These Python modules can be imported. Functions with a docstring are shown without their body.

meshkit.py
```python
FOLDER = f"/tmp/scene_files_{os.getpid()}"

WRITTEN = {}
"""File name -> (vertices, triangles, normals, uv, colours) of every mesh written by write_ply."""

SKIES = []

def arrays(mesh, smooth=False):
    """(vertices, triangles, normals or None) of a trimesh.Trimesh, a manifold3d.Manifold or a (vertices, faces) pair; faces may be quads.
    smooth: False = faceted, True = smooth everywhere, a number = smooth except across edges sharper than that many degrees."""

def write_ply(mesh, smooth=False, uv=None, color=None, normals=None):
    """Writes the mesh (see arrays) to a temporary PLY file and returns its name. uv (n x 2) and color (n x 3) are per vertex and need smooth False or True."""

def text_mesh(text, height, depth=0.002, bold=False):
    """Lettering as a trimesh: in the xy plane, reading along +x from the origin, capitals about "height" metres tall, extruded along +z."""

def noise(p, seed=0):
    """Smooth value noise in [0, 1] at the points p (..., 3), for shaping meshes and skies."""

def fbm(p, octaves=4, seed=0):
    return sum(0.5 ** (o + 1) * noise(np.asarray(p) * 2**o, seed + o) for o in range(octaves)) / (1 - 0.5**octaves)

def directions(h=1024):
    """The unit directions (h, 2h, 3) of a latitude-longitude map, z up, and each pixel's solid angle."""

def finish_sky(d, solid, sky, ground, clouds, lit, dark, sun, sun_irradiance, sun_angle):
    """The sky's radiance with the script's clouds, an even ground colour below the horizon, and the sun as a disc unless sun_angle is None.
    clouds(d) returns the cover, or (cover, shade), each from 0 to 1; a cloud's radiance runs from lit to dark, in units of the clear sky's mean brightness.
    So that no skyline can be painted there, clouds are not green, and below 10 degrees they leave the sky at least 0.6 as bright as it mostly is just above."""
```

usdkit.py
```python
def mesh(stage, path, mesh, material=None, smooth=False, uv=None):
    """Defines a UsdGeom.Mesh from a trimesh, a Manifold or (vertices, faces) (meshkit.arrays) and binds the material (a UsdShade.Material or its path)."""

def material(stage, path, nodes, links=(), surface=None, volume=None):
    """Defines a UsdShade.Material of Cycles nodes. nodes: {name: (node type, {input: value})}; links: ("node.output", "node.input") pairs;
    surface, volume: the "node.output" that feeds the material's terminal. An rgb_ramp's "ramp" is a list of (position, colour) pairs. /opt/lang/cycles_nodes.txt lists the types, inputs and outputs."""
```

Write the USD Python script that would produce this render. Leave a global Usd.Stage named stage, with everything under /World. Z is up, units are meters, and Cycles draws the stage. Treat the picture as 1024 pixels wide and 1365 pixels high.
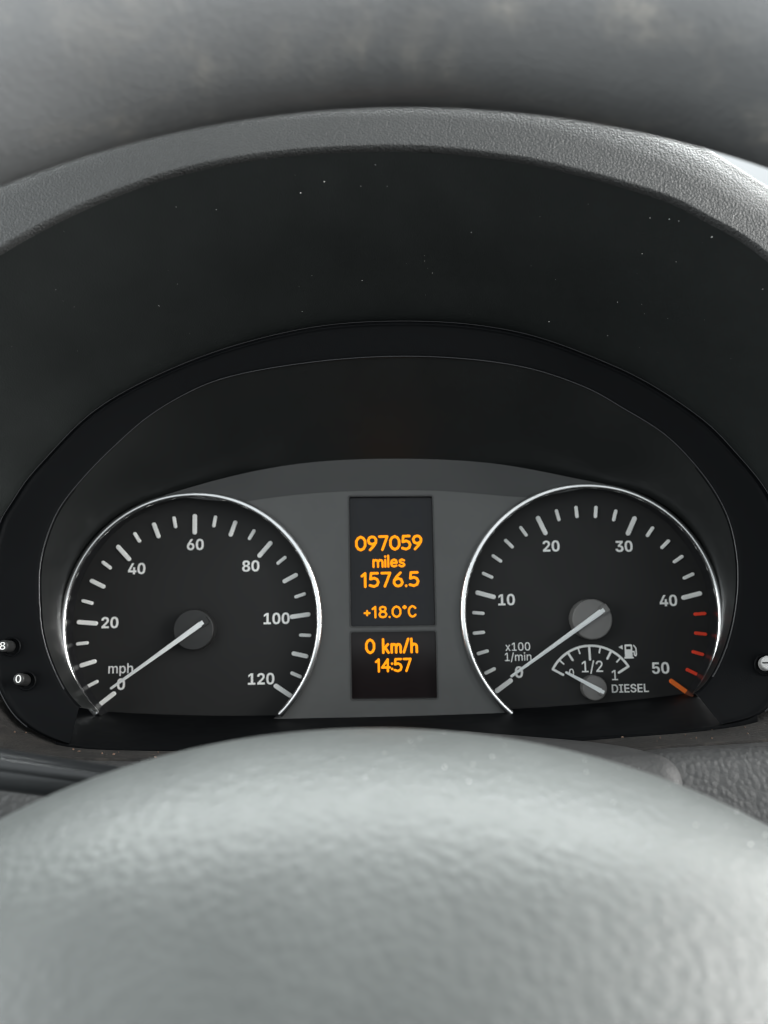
import math, glob, random
import numpy as np, trimesh, shapely
from shapely.geometry import Polygon, LineString, Point, box as sbox
from shapely.ops import unary_union
from shapely import affinity
import manifold3d as m3
import meshkit, usdkit
from pxr import Usd, UsdGeom, UsdLux, UsdShade, Gf, Sdf, Vt

rng = np.random.default_rng(7)
random.seed(7)
stage = Usd.Stage.CreateInMemory()
UsdGeom.SetStageUpAxis(stage, UsdGeom.Tokens.z)
UsdGeom.SetStageMetersPerUnit(stage, 1.0)
stage.SetDefaultPrim(UsdGeom.Xform.Define(stage, '/World').GetPrim())
UsdGeom.Scope.Define(stage, '/World/Looks')

# ------------------------------------------------------------------ frame, camera
# the cluster's own frame in millimetres: x right, y up along its face, z towards the driver; tilted back by TILT
TILT = math.radians(25)
AX, AY, AN = np.array([1., 0, 0]), np.array([0, math.sin(TILT), math.cos(TILT)]), np.array([0, -math.cos(TILT), math.sin(TILT)])
ORG = np.array([0, 0, 0.95])                    # metres above the cabin floor
LM = np.stack([AX, AY, AN], 1)
def W(p): return ORG + (np.asarray(p, float) * .001) @ LM.T

DIST, PITCH, ROLL, FPX = 280.0, math.radians(7), math.radians(1.2), 1000.0
R0, U0, F0 = np.array([1., 0, 0]), np.array([0, math.cos(PITCH), math.sin(PITCH)]), np.array([0, math.sin(PITCH), -math.cos(PITCH)])
CR, CU = math.cos(ROLL) * R0 - math.sin(ROLL) * U0, math.sin(ROLL) * R0 + math.cos(ROLL) * U0
CPOS = np.array([0, 0, DIST])
cam = UsdGeom.Camera.Define(stage, '/World/camera')
M = np.eye(4)
for i, v in enumerate((LM @ CR, LM @ CU, -(LM @ F0))): M[i, :3] = v
M[3, :3] = W(CPOS)
cam.AddTransformOp().Set(Gf.Matrix4d(*M.ravel().tolist()))
cam.CreateFocalLengthAttr(5.7); cam.CreateHorizontalApertureAttr(5.7 * 1024 / FPX); cam.CreateVerticalApertureAttr(5.7 * 1365 / FPX)
cam.CreateFStopAttr(2.15); cam.CreateFocusDistanceAttr(.232)
cam.CreateClippingRangeAttr(Gf.Vec2f(.004, 50))
cam.CreateExposureAttr(0.4)

def P(px, py, z):
    "the point of the cluster frame that stands at depth z on the sight line measured in the photograph (layout survey)"
    px, py, z = np.broadcast_arrays(np.asarray(px, float), np.asarray(py, float), np.asarray(z, float))
    d = (px[..., None] - 512) * CR - (py[..., None] - 682.5) * CU + FPX * F0
    t = (z - DIST) / d[..., 2]
    return CPOS + d * t[..., None]
def PIX(p):
    q = np.asarray(p, float) - CPOS
    d = q @ F0
    return np.stack([512 + FPX * (q @ CR) / d, 682.5 - FPX * (q @ CU) / d], -1)

# ------------------------------------------------------------------ light: dim cabin, daylight through the windows
dome = UsdLux.DomeLight.Define(stage, '/World/sky')
dome.CreateIntensityAttr(1.0)
dome.GetPrim().SetCustomDataByKey('kind', 'structure'); dome.GetPrim().SetCustomDataByKey('label', 'dim grey cabin surroundings')
skym = usdkit.material(stage, '/World/Looks/cabin_air', {
    'tc': ('texture_coordinate', {}), 'x': ('separate_xyz', {}), 'm': ('map_range', {'range_type': 'smoothstep', 'from_min': -.35, 'from_max': .25}),
    'r': ('rgb_ramp', {'ramp': [(0, (.10, .10, .10)), (1, (.93, 1.0, 1.03))]}),
    'b': ('background_shader', {'strength': .8})}, [('tc.generated', 'x.vector'), ('x.z', 'm.value'), ('m.result', 'r.fac'), ('r.color', 'b.color')], surface='b.background')
UsdShade.MaterialBindingAPI.Apply(dome.GetPrim()).Bind(skym)
def window_light(name, pos, target, w, h, inten, col):
    l = UsdLux.RectLight.Define(stage, '/World/' + name)
    pos, target = np.array(pos, float) + ORG, np.array(target, float) + ORG
    z = pos - target; z /= np.linalg.norm(z)
    x = np.cross([0, 0, 1.0], z); x /= np.linalg.norm(x); y = np.cross(z, x)
    m = np.eye(4); m[0, :3], m[1, :3], m[2, :3], m[3, :3] = x, y, z, pos
    l.AddTransformOp().Set(Gf.Matrix4d(*m.ravel().tolist()))
    l.CreateWidthAttr(w); l.CreateHeightAttr(h); l.CreateIntensityAttr(inten); l.CreateColorAttr(Gf.Vec3f(*col))
    l.CreateNormalizeAttr(False)
# windscreen in front of and above the dashboard, the two door windows beside the driver
window_light('windscreen_daylight', (0, .60, .62), (0, -.05, .02), 1.5, .75, 27.0, (.95, 1.0, .99))
window_light('left_window_daylight', (-.85, -.25, .30), (0, 0, .02), .8, .5, 6.0, (.96, 1.0, 1.0))
window_light('right_window_daylight', (.85, -.10, .34), (0, 0, .02), 1.1, .6, 14.0, (1.0, .99, .96))

# ------------------------------------------------------------------ helpers
names = {}
def numbered(path):
    n = names.get(path, -1) + 1; names[path] = n
    return path if n == 0 else f'{path}_{n:03d}'
def tag(prim, label=None, cat=None, group=None, kind=None):
    for k, v in (('label', label), ('category', cat), ('group', group), ('kind', kind)):
        if v: prim.SetCustomDataByKey(k, v)
    return prim
BASE = {}
def thing(name, label, cat, base, group=None, kind=None):
    path = numbered('/World/' + name)
    x = UsdGeom.Xform.Define(stage, path)
    m = np.eye(4); m[:3, :3] = LM.T; m[3, :3] = W(base)
    x.AddTransformOp().Set(Gf.Matrix4d(*m.ravel().tolist()))
    BASE[path] = np.asarray(base, float)
    tag(x.GetPrim(), label, cat, group, kind)
    return path
def part(parent, name, mesh, mat, smooth=30, label=None, kind=None):
    "mesh in cluster millimetres -> one Mesh prim under the thing or part"
    path = numbered(parent + '/' + name)
    base = BASE[parent]
    BASE[path] = base
    if isinstance(mesh, (list,)): mesh = trimesh.util.concatenate(mesh)
    if hasattr(mesh, 'to_mesh'):
        q = mesh.to_mesh(); mesh = (q.vert_properties[:, :3], q.tri_verts)
    v, f = (mesh.vertices, mesh.faces) if isinstance(mesh, trimesh.Trimesh) else mesh
    v = (np.asarray(v, float) - base) * .001
    o = usdkit.mesh(stage, path, trimesh.Trimesh(v, np.asarray(f) if np.asarray(f).shape[1] == 3 else trimesh.geometry.triangulate_quads(np.asarray(f)), process=False), mat, smooth)
    tag(o.GetPrim(), label, None, None, kind)
    return path
def spline(pts, n):
    pts = np.asarray(pts, float)
    from scipy.interpolate import CubicSpline, PchipInterpolator
    t = np.r_[0, np.cumsum(np.sqrt(np.linalg.norm(np.diff(pts[:, :2], axis=0), axis=1)))]
    c = CubicSpline(t, pts)(np.linspace(0, t[-1], n * 6))
    s = np.r_[0, np.cumsum(np.linalg.norm(np.diff(c[:, :2], axis=0), axis=1))]
    u = np.linspace(0, s[-1], n)
    return np.stack([np.interp(u, s, c[:, k]) for k in range(c.shape[1])], 1)
NC = 200
def curve(pts, z, n=NC):
    c = spline(pts, n)
    if np.ndim(z): z = np.interp(np.linspace(0, 1, n), np.linspace(0, 1, len(z)), z)
    return P(c[:, 0], c[:, 1], z)
def grid(rows, flip=False):
    r = np.asarray(rows, float); m, n = r.shape[:2]
    i = np.arange(m * n).reshape(m, n)
    q = np.stack([i[:-1, :-1], i[:-1, 1:], i[1:, 1:], i[1:, :-1]], -1).reshape(-1, 4)
    if flip: q = q[:, ::-1]
    f = np.vstack([q[:, [0, 1, 2]], q[:, [0, 2, 3]]])
    return trimesh.Trimesh(r.reshape(-1, 3), f, process=False)
def loft(rows, sub=6, straight=False, flip=False):
    "surface through a list of curves with the same number of points"
    from scipy.interpolate import PchipInterpolator
    rows = np.asarray(rows, float)
    if straight or len(rows) == 2:
        t = np.linspace(0, len(rows) - 1, (len(rows) - 1) * sub + 1)
        k = np.minimum(t.astype(int), len(rows) - 2); w = (t - k)[:, None, None]
        out = rows[k] * (1 - w) + rows[k + 1] * w
    else:
        out = PchipInterpolator(np.arange(len(rows)), rows, axis=0)(np.linspace(0, len(rows) - 1, (len(rows) - 1) * sub + 1))
    return grid(out, flip)
def thick(mesh, d):
    "closes an open sheet: a second skin d mm behind it, joined along the border"
    v, f = np.asarray(mesh.vertices), np.asarray(mesh.faces)
    n = np.zeros_like(v); fn = np.cross(v[f[:, 1]] - v[f[:, 0]], v[f[:, 2]] - v[f[:, 0]])
    for k in range(3): np.add.at(n, f[:, k], fn)
    n /= np.maximum(np.linalg.norm(n, axis=1, keepdims=True), 1e-12)
    e = np.vstack([f[:, [0, 1]], f[:, [1, 2]], f[:, [2, 0]]])
    es = set(map(tuple, e)); b = np.array([(i, j) for i, j in es if (j, i) not in es])
    N = len(v)
    side = np.vstack([np.stack([b[:, 1], b[:, 0], b[:, 0] + N], 1), np.stack([b[:, 1], b[:, 0] + N, b[:, 1] + N], 1)])
    return trimesh.Trimesh(np.vstack([v, v - n * d]), np.vstack([f, f[:, ::-1] + N, side]), process=False)
def extrude(poly, z0, z1):
    out = []
    for g in getattr(poly, 'geoms', [poly]):
        if g.is_empty or g.area < 1e-6: continue
        m = trimesh.creation.extrude_polygon(g, z1 - z0, engine='earcut'); m.apply_translation([0, 0, z0]); out.append(m)
    return trimesh.util.concatenate(out)
def bevelled(poly, z0, z1, b):
    "extrusion with a chamfered front rim"
    out = [extrude(poly, z0, z1 - b)]
    for g in getattr(poly, 'geoms', [poly]):
        n = 3
        for k in range(n):
            s = g.buffer(-b * (1 - math.cos((k + 1) / n * math.pi / 2)))
            if not s.is_empty: out.append(extrude(s, z1 - b + b * math.sin(k / n * math.pi / 2) - .001, z1 - b + b * math.sin((k + 1) / n * math.pi / 2)))
    return trimesh.util.concatenate(out)
def lathe(profile, centre, n=96, a0=0, a1=360):
    "profile of (radius, z) turned about z; angles clockwise from up"
    a = np.radians(np.linspace(a0, a1, n + 1)); pr = np.asarray(profile, float)
    rows = [np.stack([centre[0] + r * np.sin(a), centre[1] + r * np.cos(a), np.full_like(a, z)], 1) for r, z in pr]
    return grid(rows)
def hull_spheres(items, n=20):
    return m3.Manifold.batch_hull([m3.Manifold.sphere(r, n).translate(list(map(float, p))) for p, r in items])
def sweep(path, radii, n=20, squash=1.0):
    path = np.asarray(path, float); radii = np.broadcast_to(radii, len(path))
    t = np.gradient(path, axis=0); t /= np.linalg.norm(t, axis=1, keepdims=True)
    up = np.array([0, 0, 1.0]); a = np.linspace(0, 2 * math.pi, n, endpoint=False); rows = []
    for p, d, r in zip(path, t, radii):
        u = np.cross(up, d); u /= np.linalg.norm(u); w = np.cross(d, u)
        rows.append(p + r * (np.cos(a)[:, None] * u * squash + np.sin(a)[:, None] * w))
    rows = np.array(rows); rows = np.concatenate([rows, rows[:, :1]], 1)
    return grid(rows)

FONT = glob.glob('/opt/blender-*/*/datafiles/fonts/Inter.woff2')[0]
def text_poly(text, height, weight=600, stretch=1.0):
    "lettering outline centred on the origin, digits 'height' mm tall"
    from PIL import Image, ImageDraw, ImageFont
    font = ImageFont.truetype(FONT, 128)
    font.set_variation_by_axes([14, weight])
    x0, y0, x1, y1 = font.getbbox(text, anchor='ls')
    im = Image.new('L', (x1 - x0 + 8, y1 - y0 + 8))
    ImageDraw.Draw(im).text((4 - x0, 4 - y0), text, 255, font, anchor='ls')
    on = np.pad(np.asarray(im) > 127, ((0, 0), (1, 1))).astype(np.int8)
    rows, st = np.nonzero(np.diff(on, axis=1) == 1); en = np.nonzero(np.diff(on, axis=1) == -1)[1]
    g = unary_union(shapely.box(st, -rows - 1, en, -rows)).buffer(.8).buffer(-.8).simplify(.7)
    g = affinity.translate(g, -(x1 - x0) / 2 - 4, 4 - y0 - 0)
    s = height / 93.0
    g = affinity.scale(g, s * stretch, s, origin=(0, 0))
    return affinity.translate(g, 0, -height / 2)

# ------------------------------------------------------------------ materials
def mat(name, nodes, links, surface='p.BSDF'):
    return usdkit.material(stage, '/World/Looks/' + name, nodes, links, surface=surface)
def plain(name, col, rough, metal=0, spec=.5, fine=None):
    """plastic or metal with a faint tone and roughness variation; fine = (scale, bump strength, bump distance)"""
    nodes = {'tc': ('texture_coordinate', {}), 'n': ('noise_texture', {'scale': 45., 'detail': 5., 'roughness': .6}),
             'r': ('rgb_ramp', {'ramp': [(.25, tuple(c * .88 for c in col)), (.75, tuple(c * 1.12 for c in col))]}),
             'mr': ('map_range', {'from_min': .3, 'from_max': .7, 'to_min': rough * .88, 'to_max': min(1, rough * 1.12)}),
             'p': ('principled_bsdf', {'metallic': metal, 'specular_ior_level': spec})}
    links = [('tc.object', 'n.vector'), ('n.fac', 'r.fac'), ('n.fac', 'mr.value'), ('r.color', 'p.base_color'), ('mr.result', 'p.roughness')]
    if fine:
        nodes['f'] = ('noise_texture', {'scale': fine[0], 'detail': 2.})
        nodes['b'] = ('bump', {'strength': fine[1], 'distance': fine[2]})
        links += [('tc.object', 'f.vector'), ('f.fac', 'b.height'), ('b.normal', 'p.normal')]
    return mat(name, nodes, links)
def grained(name, col, rough, cell, depth, strength=1.0, stretch=(1, 1, 1), spec=.5, wear=None, dist=.6):
    """moulded leather grain: raised pebbles between creases, on two scales"""
    nodes = {'tc': ('texture_coordinate', {}), 'm': ('mapping', {'scale': stretch}),
             'w': ('noise_texture', {'scale': cell * .35, 'detail': 2.}),
             'wm': ('vector_math', {'math_type': 'scale', 'scale': dist / cell}),
             'wa': ('vector_math', {'math_type': 'add'}),
             'v': ('voronoi_texture', {'feature': 'smooth_f1', 'scale': cell, 'smoothness': .55, 'randomness': 1.}),
             'v2': ('noise_texture', {'scale': cell * 2.2, 'detail': 2.}),
             'h': ('math', {'math_type': 'multiply_add', 'value2': -1.0}),
             'k': ('math', {'math_type': 'multiply', 'value2': .35}),
             'b': ('bump', {'strength': strength, 'distance': depth}),
             'n': ('noise_texture', {'scale': 30., 'detail': 6., 'roughness': .65}),
             'r': ('rgb_ramp', {'ramp': [(.3, tuple(c * .88 for c in col)), (.7, tuple(c * 1.12 for c in col))]}),
             'mr': ('map_range', {'from_min': .3, 'from_max': .7, 'to_min': rough * .9, 'to_max': rough * 1.1}),
             'p': ('principled_bsdf', {'specular_ior_level': spec})}
    links = [('tc.object', 'm.vector'), ('m.vector', 'w.vector'), ('w.color', 'wm.vector1'), ('m.vector', 'wa.vector1'), ('wm.vector', 'wa.vector2'),
             ('wa.vector', 'v.vector'), ('wa.vector', 'v2.vector'), ('v2.fac', 'k.value1'), ('v.distance', 'h.value1'), ('k.value', 'h.value3'),
             ('h.value', 'b.height'), ('b.normal', 'p.normal'), ('tc.object', 'n.vector'), ('n.fac', 'r.fac'), ('n.fac', 'mr.value'), ('mr.result', 'p.roughness')]
    if wear:
        nodes['wn'] = ('noise_texture', {'scale': wear[1], 'detail': 4., 'roughness': .62, 'distortion': .4})
        nodes['wr'] = ('rgb_ramp', {'ramp': [(wear[2] - .1, (0, 0, 0)), (wear[2], (.22, .22, .22)), (wear[2] + .12, (1, 1, 1))]})
        nodes['wx'] = ('mix_color', {'b': wear[0]})
        links += [('m.vector', 'wn.vector'), ('wn.fac', 'wr.fac'), ('wr.color', 'wx.fac'), ('r.color', 'wx.a'), ('wx.result', 'p.base_color')]
        nodes['wx'] = ('mix', {'color2': wear[0]})
        links = [l for l in links if not l[1].startswith('wx') and not l[0].startswith('wx')] + [('wr.color', 'wx.fac'), ('r.color', 'wx.color1'), ('wx.color', 'p.base_color')]
    else:
        links += [('r.color', 'p.base_color')]
    return mat(name, nodes, links)

M_face = plain('grey_panel_plastic', (.077, .0785, .078), .5, fine=(2500, .12, .0002))
M_band = plain('dark_band_plastic', (.042, .043, .043), .55, fine=(2500, .12, .0002))
M_shroud = plain('shroud_plastic', (.014, .0152, .015), .42, spec=.35, fine=(2500, .15, .0002))
M_bezel = plain('bezel_black_plastic', (.004, .0044, .005), .55, spec=.07, fine=(2500, .15, .0002))
M_dial = plain('dial_black', (.0165, .0165, .0165), .6, spec=.3)
M_tube = plain('gloss_black_tube', (.012, .012, .013), .22)
M_chrome = plain('chrome', (.85, .85, .85), .2, metal=1)
M_white = plain('dial_white_print', (.85, .85, .83), .5)
M_needle = plain('needle_pale_plastic', (.78, .80, .80), .4)
M_red = plain('red_marker', (.80, .06, .025), .5)
M_orange = plain('orange_marker', (.95, .20, .03), .5)
M_hubdark = plain('needle_hub_black', (.020, .020, .020), .5)
M_hublit = plain('needle_hub_window_lit', (.15, .145, .14), .5)  # paler than the speedometer hub: window reflection put into the colour
M_button = plain('button_black', (.03, .03, .03), .4)
M_buttongrey = plain('button_pale_grey', (.55, .54, .53), .45)
M_screen = plain('screen_dark_glass', (.009, .0095, .012), .16, spec=.25)
M_screenlow = plain('lower_screen_dark_glass', (.012, .009, .0095), .16, spec=.25)
M_glow = mat('amber_glow', {'p': ('emission', {'color': (1.0, .30, .008), 'strength': 1.15})}, [], 'p.emission')
def dusty(name, col, rough, spec):
    return mat(name, {'tc': ('texture_coordinate', {}), 'v': ('voronoi_texture', {'scale': 420.}), 'n': ('noise_texture', {'scale': 60., 'detail': 5., 'roughness': .7}),
        'f': ('noise_texture', {'scale': 2200., 'detail': 2.}), 'bp': ('bump', {'strength': .5, 'distance': .00012}),
        't': ('map_range', {'from_min': .55, 'from_max': .8, 'to_min': 0., 'to_max': .16, 'clamp': True}), 'l': ('math', {'math_type': 'less_than'}),
        'r': ('rgb_ramp', {'ramp': [(.3, tuple(c * .88 for c in col)), (.7, tuple(c * 1.14 for c in col))]}),
        'k': ('math', {'math_type': 'multiply', 'value2': .45}), 'x': ('mix', {'color2': (.32, .32, .31)}), 'p': ('principled_bsdf', {'roughness': rough, 'specular_ior_level': spec})},
        [('tc.object', 'v.vector'), ('tc.object', 'n.vector'), ('tc.object', 'f.vector'), ('f.fac', 'bp.height'), ('bp.normal', 'p.normal'), ('n.fac', 't.value'), ('v.distance', 'l.value1'), ('t.result', 'l.value2'),
         ('l.value', 'k.value1'), ('k.value', 'x.fac'), ('n.fac', 'r.fac'), ('r.color', 'x.color1'), ('x.color', 'p.base_color')])
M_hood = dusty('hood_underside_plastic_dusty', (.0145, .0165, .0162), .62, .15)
M_lip = grained('hood_grained_plastic', (.035, .036, .036), .55, 1900, .00024, 1.0, dist=.15)
M_dash = grained('dash_leather_grain', (.060, .060, .060), .55, 640, .00028, .9, dist=.2)
M_pad = grained('pad_leather_grain', (.056, .0605, .059), .5, 560, .00017, .9, stretch=(.85, 1, 1), dist=.2, spec=.55)
M_rim = grained('rim_worn_leather', (.155, .159, .162), .38, 900, .00012, .6, wear=((.29, .278, .255), 75., .625))
M_stalk = plain('stalk_black_plastic', (.016, .017, .018), .27, spec=.6, fine=(2600, .4, .00012))
M_cover = grained('cover_fine_grain', (.065, .065, .065), .6, 1500, .00014, .9, spec=.3)
M_speck = plain('pale_dust', (.6, .6, .58), .5)
M_crumb = plain('brown_crumb', (.16, .10, .07), .8)
M_ledge = mat('dusty_ledge', {'tc': ('texture_coordinate', {}), 'n': ('noise_texture', {'scale': 130., 'detail': 8., 'roughness': .7}),
    'n2': ('noise_texture', {'scale': 900., 'detail': 3.}), 'r': ('rgb_ramp', {'ramp': [(.3, (.014, .013, .0125)), (.55, (.029, .026, .0235)), (.78, (.075, .064, .055))]}),
    'b': ('bump', {'strength': .5, 'distance': .0006}), 'p': ('principled_bsdf', {'roughness': .8})},
    [('tc.object', 'n.vector'), ('tc.object', 'n2.vector'), ('n.fac', 'r.fac'), ('r.color', 'p.base_color'), ('n2.fac', 'b.height'), ('b.normal', 'p.normal')])

# ------------------------------------------------------------------ surveyed outlines (pixels of the photograph), left to right over the top
BEZ_OUT = [(88, 993), (59, 982), (32, 966), (14, 947), (0, 922), (-13, 880), (-18, 820), (-15, 760), (0, 695), (13, 673), (32, 644), (64, 607), (110, 560),
           (160, 525), (220, 495), (280, 471), (350, 450), (430, 434), (512, 428), (590, 429), (650, 435), (720, 450), (801, 480), (853, 504), (904, 535), (950, 570),
           (982, 604), (1024, 657), (1046, 720), (1054, 790), (1052, 850), (1042, 905), (1024, 945), (992, 961), (966, 967)]
BEZ_IN = [(106, 943), (87, 921), (69, 885), (56.5, 843), (53, 805), (53, 760), (61, 721), (77, 682), (100, 650), (129, 618), (161, 587), (200, 554), (250, 524), (300, 504),
          (400, 485), (500, 476), (600, 477), (700, 490), (759, 508), (798, 525), (830, 544), (879, 574), (917, 609), (946, 645), (969, 686), (980, 725), (984, 763),
          (982, 802), (975, 841), (962, 879), (946, 908), (928, 925)]
BOT_LINE = [(96, 944), (108, 946), (176, 950.5), (300, 954), (420, 952.5), (520, 950.5), (590, 948.5), (675, 945.5), (760, 940), (844, 933), (921, 923.5), (950, 919)]
BOT_FRONT = [(74, 989), (88, 993), (117, 997), (176, 1000), (234, 1001), (400, 1000), (600, 994), (760, 985), (837, 980.5), (889, 977), (925, 973), (966, 967), (992, 961), (1010, 953)]
LEFT_RING, RIGHT_RING = (254.5, 828.0, 170.0), (789.5, 816.5, 170.5)
Z_RING, Z_FACE, Z_BEZ = 8.5, 6.5, 50.0

def to_xy_(pts, z): return [tuple(q[:2]) for q in P(np.array(pts)[:, 0], np.array(pts)[:, 1], z)]
# ------------------------------------------------------------------ instrument cluster
CL = thing('instrument_cluster', 'instrument cluster with two chrome-ringed dials and amber display between them', 'instrument cluster', P(512, 950, 0))
def ring_px(c, a): return (c[0] + c[2] * math.sin(math.radians(a)), c[1] - c[2] * math.cos(math.radians(a)))
def ring_off(c, a, o): return ring_px((c[0], c[1], c[2] + o), a)
E_band = [ring_off(LEFT_RING, -12, 1.5), (300, 637), (400, 618), (520, 611.5), (640, 616), (720, 628), ring_off(RIGHT_RING, 6, 1.5)]
F_band = [ring_off(LEFT_RING, 22, 0), (395, 659.5), (460, 655), (520, 653.5), (590, 654.5), (654, 659.5), ring_off(RIGHT_RING, -26, 0)]
E_full = [ring_off(LEFT_RING, a, 1.5) for a in (-134, -118, -100, -82, -64, -46, -28, -12)] + E_band[1:-1] + [ring_off(RIGHT_RING, a, 1.5) for a in (6, 22, 40, 58, 76, 94, 112, 129)]
c_in, c_out = curve(BEZ_IN, Z_BEZ - 2), curve(BEZ_OUT, Z_BEZ)
e_full = curve(E_full, [Z_RING - 2] * 8 + [9] * 5 + [Z_RING - 2] * 8)
mid = .5 * c_in + .5 * e_full
sh = loft([c_in, .72 * c_in + .28 * e_full, .3 * c_in + .7 * e_full, e_full], 8)
part(CL, 'inner_shroud', thick(sh, -1.2) if False else sh, M_shroud, True)
bo = [(x + (x - 512) * s, y + (y - 800) * s) for (x, y), s in zip(BEZ_OUT, [-.012] * len(BEZ_OUT))]
c_out_in = curve(bo, Z_BEZ + .8)
part(CL, 'bezel', loft([c_in + [0, 0, -1.5], c_in, .92 * c_in + .08 * c_out_in + [0, 0, .35], .08 * c_in + .92 * c_out_in, c_out_in + [0, 0, .35], .5 * c_out_in + .5 * c_out + [0, 0, .3], c_out + [0, 0, -.6], c_out + [0, 0, -6]], 5), M_bezel, 40)
part(CL, 'bezel_edge', sweep(c_in[4:-4] + [0, 0, .1], .3, 12), M_tube, True)
part(CL, 'bezel_edge', sweep(c_out[6:-6] * [.998, .998, 1] + [0, 0, .35], .28, 12), M_tube, True)
g0 = curve(BOT_LINE, 0.0); g1 = curve(BOT_FRONT, Z_BEZ + .6)
gm = g1 + [0, 0, -3]; gm[:, 1] += .4
drop = g1 + [0, -4, -1]
part(CL, 'lower_bezel', loft([g0 + [0, 0, -4], g0, .5 * g0 + .5 * gm, gm, g1, drop], 6, flip=True), M_bezel, 40)
part(CL, 'arch_band', loft([curve(E_band, 9.0), curve(F_band, Z_FACE + .15)], 6), M_band, True)

hp = Polygon(to_xy_(BEZ_OUT, 0)).buffer(6)
part(CL, 'added_back_plate', extrude(hp, -24, -6), M_bezel)  # unseen plate added behind the dials to stop light leaking through gaps
# grey face plate between the dials, with the two display openings
def to_xy(pts, z): return [tuple(q[:2]) for q in P(np.array(pts)[:, 0], np.array(pts)[:, 1], z)]
fp = Polygon(to_xy([(255, 700)] + [(310, 668)] + [(x, y - 3.5) for x, y in F_band[1:-1]] + [(728, 664), (790, 690), (790, 985), (255, 985)], Z_FACE))
rings = {}
for key, rp in (('L', LEFT_RING), ('R', RIGHT_RING)):
    c = P(rp[0], rp[1], Z_RING); r = np.mean([np.linalg.norm(P(*ring_px(rp, a), Z_RING) - c) for a in (-100, -50, 0, 50, 100)])
    rings[key] = (c, r)
    fp = fp.difference(Point(c[0], c[1]).buffer(r - .3, 64))
UP = Polygon(to_xy([(464.5, 661), (577, 660.5), (581.5, 834.5), (467, 836)], Z_FACE))
LO = Polygon(to_xy([(467, 842), (581.7, 840.5), (584, 932), (468, 933.5)], Z_FACE))
UP, LO = [g.buffer(-.8).buffer(.8) for g in (UP, LO)]
part(CL, 'face_panel', extrude(fp.difference(UP).difference(LO), Z_FACE - 2.5, Z_FACE), M_face)

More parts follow.
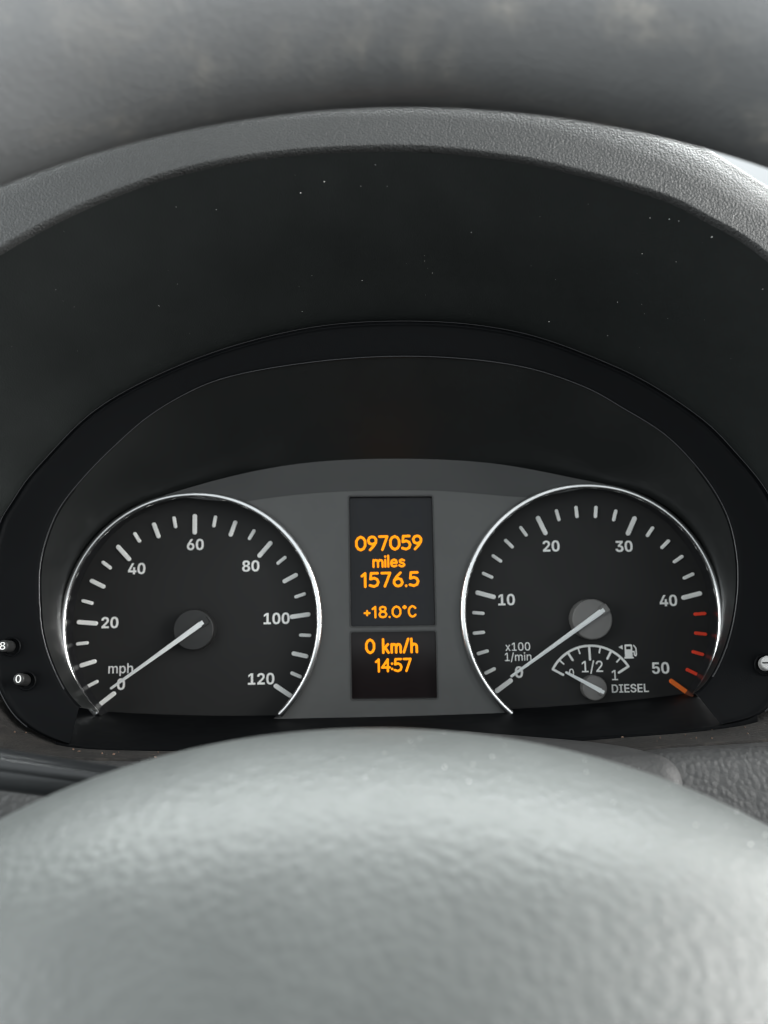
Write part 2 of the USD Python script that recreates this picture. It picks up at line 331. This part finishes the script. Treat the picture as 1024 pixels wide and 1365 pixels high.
def place(poly, at): return affinity.translate(poly, at[0], at[1])
STROKES = {  # rounded display lettering: polylines on a cell 1 high
    '0': (.62, [[(.31, 1), (.12, .9), (0, .68), (0, .32), (.12, .1), (.31, 0), (.5, .1), (.62, .32), (.62, .68), (.5, .9), (.31, 1)]]),
    '1': (.3, [[(0, .8), (.22, 1), (.22, 0)]]),
    '4': (.6, [[(.46, 0), (.46, 1), (0, .32), (.62, .32)]]),
    '5': (.56, [[(.52, 1), (.08, 1), (.04, .56), (.28, .64), (.48, .54), (.56, .33), (.48, .1), (.26, 0), (0, .09)]]),
    '6': (.58, [[(.46, 1), (.2, .72), (.04, .45), (.02, .22), (.14, .04), (.3, 0), (.48, .06), (.58, .26), (.5, .5), (.3, .58), (.08, .48)]]),
    '7': (.56, [[(0, 1), (.56, 1), (.2, 0)]]),
    '8': (.56, [[(.28, 1), (.08, .92), (.05, .75), (.14, .58), (.28, .54), (.42, .58), (.51, .75), (.48, .92), (.28, 1)], [(.28, .54), (.08, .46), (0, .27), (.08, .06), (.28, 0), (.48, .06), (.56, .27), (.48, .46), (.28, .54)]]),
    '9': (.58, [[(.12, 0), (.38, .28), (.54, .55), (.56, .78), (.44, .96), (.28, 1), (.1, .94), (0, .74), (.08, .5), (.28, .42), (.5, .52)]]),
    'm': (.72, [[(0, 0), (0, .62)], [(0, .5), (.16, .62), (.32, .58), (.36, .44), (.36, 0)], [(.36, .44), (.5, .62), (.66, .58), (.72, .44), (.72, 0)]]),
    'i': (.04, [[(.02, 0), (.02, .62)], [(.02, .9), (.02, .94)]]),
    'l': (.04, [[(.02, 0), (.02, 1)]]),
    'e': (.46, [[(.02, .32), (.46, .34), (.4, .56), (.23, .63), (.06, .54), (0, .32), (.06, .08), (.23, 0), (.42, .08)]]),
    's': (.4, [[(.38, .54), (.2, .63), (.04, .54), (.06, .38), (.32, .27), (.4, .14), (.3, .02), (.14, 0), (0, .1)]]),
    'k': (.42, [[(0, 0), (0, 1)], [(.38, .62), (.02, .28)], [(.14, .38), (.42, 0)]]),
    'h': (.42, [[(0, 0), (0, 1)], [(0, .46), (.18, .62), (.36, .57), (.42, .42), (.42, 0)]]),
    '/': (.36, [[(0, 0), (.36, 1)]]),
    'C': (.52, [[(.52, .82), (.4, .96), (.26, 1), (.1, .9), (0, .66), (0, .34), (.1, .1), (.26, 0), (.42, .05), (.52, .18)]]),
    '°': (.2, [[(.1, 1.02), (0, .92), (.1, .82), (.2, .92), (.1, 1.02)]]),
    '+': (.4, [[(0, .42), (.4, .42)], [(.2, .22), (.2, .62)]]),
    '.': (.02, [[(.01, 0), (.01, .02)]]), ':': (.02, [[(.01, .18), (.01, .2)], [(.01, .62), (.01, .64)]]), ' ': (.22, [])}
def display_text(parent, text, cx, cy, wpx, hpx, z, gap=.28, sw=.17, prefix='character'):
    k = DIST / FPX * (DIST - z) / DIST
    x, items = 0, []
    for ch in text:
        w, st = STROKES[ch]; items.append((ch, x, st)); x += w + gap
    tot = x - gap
    sx = wpx * k / (tot + sw); sy = hpx * k / (1 + sw)
    c = P(cx, cy, z)
    for ch, x0, st in items:
        if not st: continue
        g = unary_union([LineString([((x0 + a - tot / 2) * sx, (b - .5) * sy) for a, b in l]).buffer(sw * sy * .55, 8) for l in st])
        part(parent, 'letter' if ch.isalpha() else 'digit' if ch.isdigit() else 'sign', extrude(place(g, c), z - .05, z + .12), M_glow, False)
Z_SCR = 4.2
for nm, g, lines, lab in (('display_screen', UP, [('097059', 518.5, 723.8, 90, 20.5, .22), ('miles', 518.5, 748, 44, 17, .2), ('1576.5', 520, 772.6, 78, 20.5, .24), ('+18.0°C', 520, 815.6, 70, 16, .24)], 'upper screen with mileage, trip distance and temperature'),
                      ('display_screen', LO, [('0 km/h', 522, 861, 69, 20, .26), ('14:57', 524.5, 886.7, 48, 18, .2)], 'lower screen with speed and clock')):
    s = part(CL, nm, extrude(g.buffer(.6), Z_SCR - 1.2, Z_SCR), M_screen if g is UP else M_screenlow, label=lab)
    part(s, 'screen_frame', bevelled(g.buffer(.35).difference(g.buffer(-.25)), Z_SCR - .5, Z_FACE + .12, .15), M_band)
    for t, x, y, w, h, gp in lines: display_text(s, t, x, y, w, h, Z_SCR + .1, gp)

def tick(parent, c, ang, r1, length, width, m, z=.8):
    a = math.radians(ang); d = np.array([math.sin(a), math.cos(a)])
    g = LineString([c[:2] + d * (r1 - width / 2), c[:2] + d * (r1 - length + width / 2)]).buffer(width / 2, 6)
    part(parent, 'tick', bevelled(g, -.3, z, .3), m, 40)
def numeral(parent, t, px, py, h=4.05, wt=720, nm='numeral', z=.0, stretch=.95, m=None):
    c = P(px, py, z); part(parent, nm, extrude(place(text_poly(t, h, wt, stretch), c), z - .2, z + .12), m or M_white, False)
def needle(parent, tip, tail, z, w0, w1, hub_c, hub_r, hub_m, zh, back=1.5):
    c = P(*hub_c, zh)
    b = .5
    prof = [(hub_r * 1.0, 0), (hub_r * 1.0, zh - b), (hub_r - .15, zh - b * .4), (hub_r - b, zh), (0.01, zh + .15)]
    h = part(parent, 'needle_hub', lathe(prof, c, 64), hub_m, 40)
    a, t = P(*tip, z), P(*tail, z)
    d = (a - t)[:2]; L = np.linalg.norm(d); d /= L; n = np.array([-d[1], d[0]])
    poly = Polygon([t[:2] + n * w1, a[:2] + n * w0, a[:2] + d * w0 * .6, a[:2] - n * w0, t[:2] - n * w1]).buffer(.12, 4)
    part(parent, 'needle', bevelled(poly, z - .9, z, .45), M_needle, 40)
    s0, s1 = t[:2] - d * back, t[:2] + d * 1.2
    stub = Polygon([s0 + n * w1 * 1.5, s1 + n * w1 * 1.6, s1 - n * w1 * 1.6, s0 - n * w1 * 1.5]).buffer(.2, 4)
    part(parent, 'needle_tail', bevelled(stub, zh - .5, z - .15, .25), hub_m, 40)

def dial(key, rp, ends, nm, label):
    c, r = rings[key]
    d = part(CL, nm, extrude(Point(c[0], c[1]).buffer(r - .2, 96), -1.0, 0), M_dial, label=label)
    part(d, 'dial_tube', lathe([(r - .25, -.6), (r - .25, .0), (r - .5, .6), (r - .35, Z_RING - .6)], c, 160, ends[0] - 4, ends[1] + 4), M_tube, True)
    part(d, 'outer_collar', lathe([(r + .95, -.6), (r + .95, Z_RING - 1), (r, Z_RING - .6)], c, 160, *ends), M_band, 40)
    pr = [(r + .1 + 1.15 * math.cos(t), Z_RING - .6 + 1.15 * math.sin(t)) for t in np.linspace(-.3, math.pi + .3, 13)]
    part(d, 'chrome_ring', lathe(pr, c, 200, *ends), M_chrome, 60)
    return d
SPEED = dial('L', LEFT_RING, (-134, 136.5), 'speedometer', 'speedometer dial in mph from 0 to 120')
pv = P(258.7, 841, 0)
for i in range(25):
    v = i * 5; a = -127.2 + 251.4 * v / 120 + 1.4 * (1 - (v / 60 - 1) ** 2)
    L, w = (7.7, 1.6) if v % 20 == 0 else (6.3, 1.5) if v % 10 == 0 else (4.5, 1.2)
    tick(SPEED, pv, a, 43.4, L, w, M_white)
for t, x, y in (('20', 146.5, 830), ('40', 182.6, 758), ('60', 260.4, 726), ('80', 334.5, 754.5), ('100', 368.6, 824.5), ('120', 348, 905), ('0', 161.5, 912)):
    numeral(SPEED, t, x, y)
numeral(SPEED, 'mph', 161, 891, 3.5, 520, 'lettering')
needle(SPEED, (147, 918), (271, 829), 6.6, .3, .85, (257.5, 839.5), 7.4, M_hubdark, 5.2)

TACH = dial('R', RIGHT_RING, (-139, 130), 'tachometer', 'rev counter dial from 0 to 50 with red zone')
pv = P(785.5, 829, 0)
for i in range(26):
    a = -124.6 + 252 * i / 25
    m = M_orange if i == 25 else M_red if i > 20 else M_white
    L, w = (7.8, 1.65) if i % 5 == 0 else (4.6, 1.2)
    tick(TACH, pv, a, 43.3, L, w, m)
for t, x, y in (('10', 675, 799.5), ('20', 734.7, 728), ('30', 832, 728.3), ('40', 891.3, 800.5), ('50', 880.7, 890.5), ('0', 692, 896)):
    numeral(TACH, t, x, y)
numeral(TACH, 'x100', 690.5, 862, 2.9, 480, 'lettering'); numeral(TACH, '1/min', 690.5, 875.5, 2.9, 480, 'lettering')
needle(TACH, (682, 902), (806, 812.5), 6.6, .3, .85, (790, 825.5), 7.3, M_hublit, 5.2)

# fuel gauge inside the rev counter
fc = P(789.5, 920, 0); fr = 16.0
FUEL = None
arc = [fc[:2] + fr * np.array([math.sin(math.radians(a)), math.cos(math.radians(a))]) for a in np.linspace(-61, 59, 41)]
FUEL = part(CL, 'fuel_gauge', extrude(LineString(arc).buffer(.42, 6), -.2, .12), M_white, False, label='small fuel gauge with DIESEL lettering')
for i, a in enumerate(np.linspace(-61, 59, 9)):
    ar = math.radians(a); d = np.array([math.sin(ar), math.cos(ar)])
    L, w = (5.0, .8) if i == 4 else (4.2, .85) if i in (0, 8) else (3.2, .8) if i % 2 == 0 else (2.2, .55)
    part(FUEL, 'tick', extrude(LineString([fc[:2] + d * (fr - .2), fc[:2] + d * (fr - L)]).buffer(w / 2, 4), -.2, .14), M_white, False)
for t, x, y, h, wt, nm in (('1/2', 789.5, 888.5, 4.0, 480, 'numeral'), ('1', 819.5, 900, 3.6, 480, 'numeral'), ('0', 762, 896.5, 2.6, 450, 'numeral'), ('DIESEL', 840, 917.5, 2.95, 600, 'lettering')):
    numeral(FUEL, t, x, y, h, wt, nm)
def pump():
    body = Polygon([(-1.5, -2.6), (1.5, -2.6), (1.5, 2.4), (1.1, 2.7), (-1.1, 2.7), (-1.5, 2.4)]).difference(sbox(-.95, .7, .95, 1.9)).union(sbox(-1.9, -2.9, 1.9, -2.3))
    hose = LineString([(1.5, -.2), (2.2, -.2), (2.3, -1.6), (2.7, -1.9), (3.0, -1.5), (3.0, 1.1), (2.2, 2.2)]).buffer(.24, 4)
    arrow = Polygon([(-3.9, 1.6), (-2.3, 2.5), (-2.3, .7)])
    return unary_union([body, hose, arrow])
part(FUEL, 'pump_symbol', extrude(place(affinity.scale(pump(), .92, .92, origin=(0, 0)), P(838, 868, 0)), -.2, .12), M_white, False)
needle(FUEL, (755.5, 896.5), (806, 923.5), 5.0, .3, .75, (793.5, 917.5), 4.4, M_hublit, 4.0, .2)

# push buttons standing out of the bezel
def button(hx, hy, bx, by, r, m, glyph=None, slot=False, label=None):
    zb, zt = Z_BEZ - 3, Z_BEZ + 7.0
    t, b = P(hx, hy, zt), P(bx, by, zb)
    k = np.linspace(0, 1, 2)[:, None]
    pr = [(r, 0), (r, 9.2), (r - .15, 9.8), (r - .5, 10), (.01, 10)]
    mesh = lathe(pr, (0, 0), 40)
    v = mesh.vertices.copy(); w = (v[:, 2:] / 10.)
    v = np.hstack([v[:, :2], np.zeros((len(v), 1))]) + b * (1 - w) + t * w
    mesh = trimesh.Trimesh(v, mesh.faces, process=False)
    o = part(CL, 'button', mesh, m, 40, label=label)
    well = lathe([(r + 1.2, Z_BEZ + .9), (r + .9, Z_BEZ + 1.15), (r + .55, Z_BEZ + .9), (r + .5, zb)], P(bx, by, Z_BEZ), 40)
    part(o, 'button_well', well, M_bezel, 40)
    if glyph: part(o, 'number', extrude(place(text_poly(glyph, r * 1.25, 560), t), zt - .1, zt + .06), M_white, False)
    if slot: part(o, 'slot', extrude(place(LineString([(-r * .7, 0), (r * .7, 0)]).buffer(.22), t), zt - .3, zt + .05), M_hubdark, False)
button(24.5, 905, 37, 907.5, 1.75, M_button, '0', label='lower left button marked 0')
button(3.5, 861, 17, 862, 1.75, M_button, '8', label='upper left button')
button(1024, 883.5, 1018, 886, 2.1, M_buttongrey, None, True, label='pale grey right button')

# ------------------------------------------------------------------ dashboard: cowl over the cluster, ledge, lower panel
DB = thing('dashboard', 'dark grained dashboard with arched cowl over the dials', 'dashboard', P(512, 1000, 40))
HOOD0 = [(-40, 900), (-22, 830)] + BEZ_OUT[7:29] + [(1062, 830), (1075, 900)]
LIP_B = [(-420, 900), (-390, 760), (-300, 590), (-170, 450), (0, 335), (60, 301), (120, 272), (200, 241), (270, 222), (350, 208), (450, 199.5), (550, 198), (620, 203), (700, 214), (760, 227),
         (824, 244), (863, 256), (902, 270), (941, 291), (980, 312), (1019, 340), (1130, 432), (1260, 570), (1350, 740), (1400, 900)]
CREST = [(-520, 900), (-480, 740), (-380, 540), (-220, 365), (-60, 225), (60, 175), (200, 130), (350, 112), (512, 108), (650, 112), (780, 134), (880, 169), (950, 203), (1024, 249), (1150, 325), (1320, 480), (1430, 680), (1490, 900)]
h0 = curve(HOOD0, Z_BEZ - 4); h1 = curve(HOOD0, Z_BEZ + 1.6); h1 = h1 + (h1 - [0, 0, Z_BEZ]) * [.006, .006, 0]
b = curve(LIP_B, 98.0); cr = curve(CREST, 96.0)
ins = lambda t: b + (h1 - b) * t
under = [h0, h1, ins(.72) + [0, 0, 2], ins(.4) + [0, 0, 2.5], ins(.12) + [0, 0, .9], ins(.02) + [0, 0, .3]]
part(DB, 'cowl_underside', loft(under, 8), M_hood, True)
up = lambda t, dz: b + (cr - b) * t + [0, 0, dz]
fwd = np.array([0, math.sin(TILT), -math.cos(TILT)])
lip = [ins(.02) + [0, 0, .3], ins(.004) + [0, 0, .9], up(.03, 1.35), up(.35, 2.0), up(.65, 1.8), up(.86, .9), cr, cr + fwd * 4 + [0, 1.1, 0], cr + fwd * 12 + [0, 2.0, 0], cr + fwd * 60 + [0, 2, 0], cr + fwd * 300 + [0, -20, 0]]
part(DB, 'cowl_lip', loft(lip, 7), M_lip, True)
LEDGE_B = [(-200, 860), (-60, 890), (6, 930), (22, 955), (45, 972), (70, 985), (117, 994), (230, 997), (520, 994), (760, 982), (889, 973), (966, 962), (1010, 948), (1060, 920), (1200, 880)]
LEDGE_F = [(-260, 950), (-100, 985), (0, 1001), (58, 1007), (102, 1009.5), (187, 1011.5), (400, 1016), (640, 1014), (780, 1008), (876, 995), (950, 990), (1024, 985), (1100, 976), (1300, 940)]
lb, lf = curve(LEDGE_B, 44.0), curve(LEDGE_F, 66.0)
part(DB, 'ledge', loft([lb, .5 * lb + .5 * lf, lf, lf + [0, -3, -.5]], 6, straight=True, flip=True), M_ledge, 40)
pf = lf + [0, -1.6, -3.0]
part(DB, 'lower_panel', loft([pf, pf + [0, .9, 4], pf + [0, .9, 8], pf + [0, -1.2, 11.5], pf + [0, -7, 13.5], pf + [0, -60, 22], pf + [0, -160, 30]], 6, flip=True), M_dash, True)

# ------------------------------------------------------------------ steering column parts
CV = thing('column_cover', 'grey fine-grained plastic column cover with rounded corner, right of the steering wheel pad', 'column cover', P(700, 1060, 95))
r = 6.5; z1 = 92.0
tr, tl = P(918, 1009, z1), P(640, 1012, z1)
pts = [((tr[0] - r, tr[1] - r - .6, z1 - r), r), ((tl[0], tl[1] - r, z1 - r), r), ((tr[0] - r + 2, tr[1] - 50, z1 + 4), r), ((tl[0], tl[1] - 50, z1 + 4), r), ((tr[0] - r, tr[1] - r - 4, z1 - 40), r), ((tl[0], tl[1] - r, z1 - 40), r), ((tr[0] - r, tr[1] - 50, z1 - 40), r), ((tl[0], tl[1] - 50, z1 - 40), r)]
part(CV, 'cover_shell', hull_spheres(pts, 48), M_cover, 40)
ST = thing('indicator_stalk', 'black plastic indicator stalk left of the steering wheel pad', 'stalk', P(60, 1035, 104))
p0, p1 = P(-160, 1003, 112), P(420, 1085, 92)
t = np.linspace(0, 1, 40)[:, None]
path = p0 * (1 - t) + p1 * t
part(ST, 'lever', sweep(path, np.linspace(4.7, 3.6, 40), 36, 1.0), M_stalk, True)
q0 = p0 + (p1 - p0) * np.linspace(.02, .9, 30)[:, None] + [0, 2.0, 3.2]
part(ST, 'ridge', sweep(q0, np.linspace(1.9, 1.3, 30), 16), M_stalk, True)

# ------------------------------------------------------------------ steering wheel
WC = np.array([0, -100.0, 150.0])
SW = thing('steering_wheel', 'grey leather steering wheel with worn rim above and airbag pad below the dials', 'steering wheel', (0, -100, 120))
RMAJ, RMIN = 212.5, 16.0
RC = np.array([2.0, -102.0, 152.0])
a = np.linspace(0, 2 * math.pi, 361); bb = np.linspace(0, 2 * math.pi, 49)
A, B = np.meshgrid(a, bb, indexing='ij')
rr = RMAJ + RMIN * np.cos(B)
rim = np.stack([RC[0] + rr * np.sin(A), RC[1] + rr * np.cos(A), RC[2] + RMIN * 1.05 * np.sin(B)], -1)
part(SW, 'rim', grid(rim), M_rim, True)
def pad():
    cx, cy, ax, by, z0, H = -2.5, -114.3, 125.0, 90.0, 128.0, 63.0
    n, m = 240, 90
    ph = np.linspace(0, 2 * math.pi, n + 1)
    rows = []
    for k, s in enumerate(np.linspace(0, 1, m)):
        rad = math.sin(s * math.pi / 2) if k < m - 1 else 1.0
        rad = max(rad, 1e-3)
        zz = z0 + H * max(0, 1 - rad ** 2.5) ** (1 / 2.1)
        rows.append(np.stack([cx + ax * rad * np.sin(ph), cy + by * rad * np.cos(ph), np.full(n + 1, zz)], 1))
    for dz, sc in ((-1.5, .998), (-4, .985), (-9, .95), (-22, .9), (-22, .001)):
        rows.append(np.stack([cx + ax * sc * np.sin(ph), cy + by * sc * np.cos(ph), np.full(n + 1, z0 + dz)], 1))
    g = grid(rows, True); v = g.vertices.copy(); t = math.radians(-2.4); x, y = v[:, 0] - cx, v[:, 1] - cy
    v[:, 0], v[:, 1] = cx + x * math.cos(t) - y * math.sin(t), cy + x * math.sin(t) + y * math.cos(t)
    return trimesh.Trimesh(v, g.faces, process=False)
part(SW, 'airbag_pad', pad(), M_pad, True)
for s in (-1, 1):
    sp = hull_spheres([((s * 105, -120, 128), 16), ((s * 105, -95, 128), 16), ((s * 200, -108, 150), 10), ((s * 200, -90, 150), 10)], 24)
    part(SW, 'spoke', sp, M_rim, 40)
part(SW, 'column_boss', lathe([(.01, 106), (45, 106), (48, 90), (48, 20), (.01, 20)], (0, -113), 48), M_bezel, 40)

# ------------------------------------------------------------------ dust
def specks(name, label, pts, sizes, m):
    path = numbered('/World/' + name); out = []
    for p, s in zip(pts, sizes):
        q = trimesh.creation.icosphere(subdivisions=1, radius=s); q.vertices *= rng.uniform(.5, 1.5, 3); q.apply_translation(p); out.append(q)
    q = trimesh.util.concatenate(out)
    v = W(q.vertices)
    o = usdkit.mesh(stage, path, trimesh.Trimesh(v, q.faces, process=False), m, False)
    tag(o.GetPrim(), label, 'dust', None, 'stuff')
pts, sz = [], []
for _ in range(95):
    ph = rng.uniform(-.62, .62); rad = math.sqrt(rng.uniform(.90, .999) )
    zz = 128 + 63 * (1 - rad ** 2.5) ** (1 / 2.1)
    ph += .04; pts.append((-2.5 + 125 * rad * math.sin(ph), -114.3 + 90 * rad * math.cos(ph), zz + .05)); sz.append(.045 + .1 * rng.random() ** 2)
specks('dust_specks', 'pale dust specks scattered on the upper edge of the airbag pad', pts, sz, M_speck)
pts, sz = [], []
U = np.asarray(ins(0)), np.asarray(h1)
for _ in range(45):
    i = rng.integers(45, 155); tt = rng.uniform(.1, .9)
    from scipy.interpolate import PchipInterpolator
    s = PchipInterpolator(np.arange(len(under)), np.asarray(under)[:, i])(1 + tt * 4)
    pts.append(s + [0, -.02, .02]); sz.append(.04 + .12 * rng.random() ** 2)
specks('lint_specks', 'tiny pale lint specks under the dark cowl', pts, sz, M_speck)
pts, sz = [], []
for _ in range(60):
    i = rng.integers(30, 185); tt = rng.uniform(.25, .98)
    pts.append(lb[i] * (1 - tt) + lf[i] * tt + [0, .1, 0]); sz.append(rng.uniform(.12, .35))
specks('crumbs', 'brown crumbs lying on the dusty ledge under the dials', pts, sz, M_crumb)
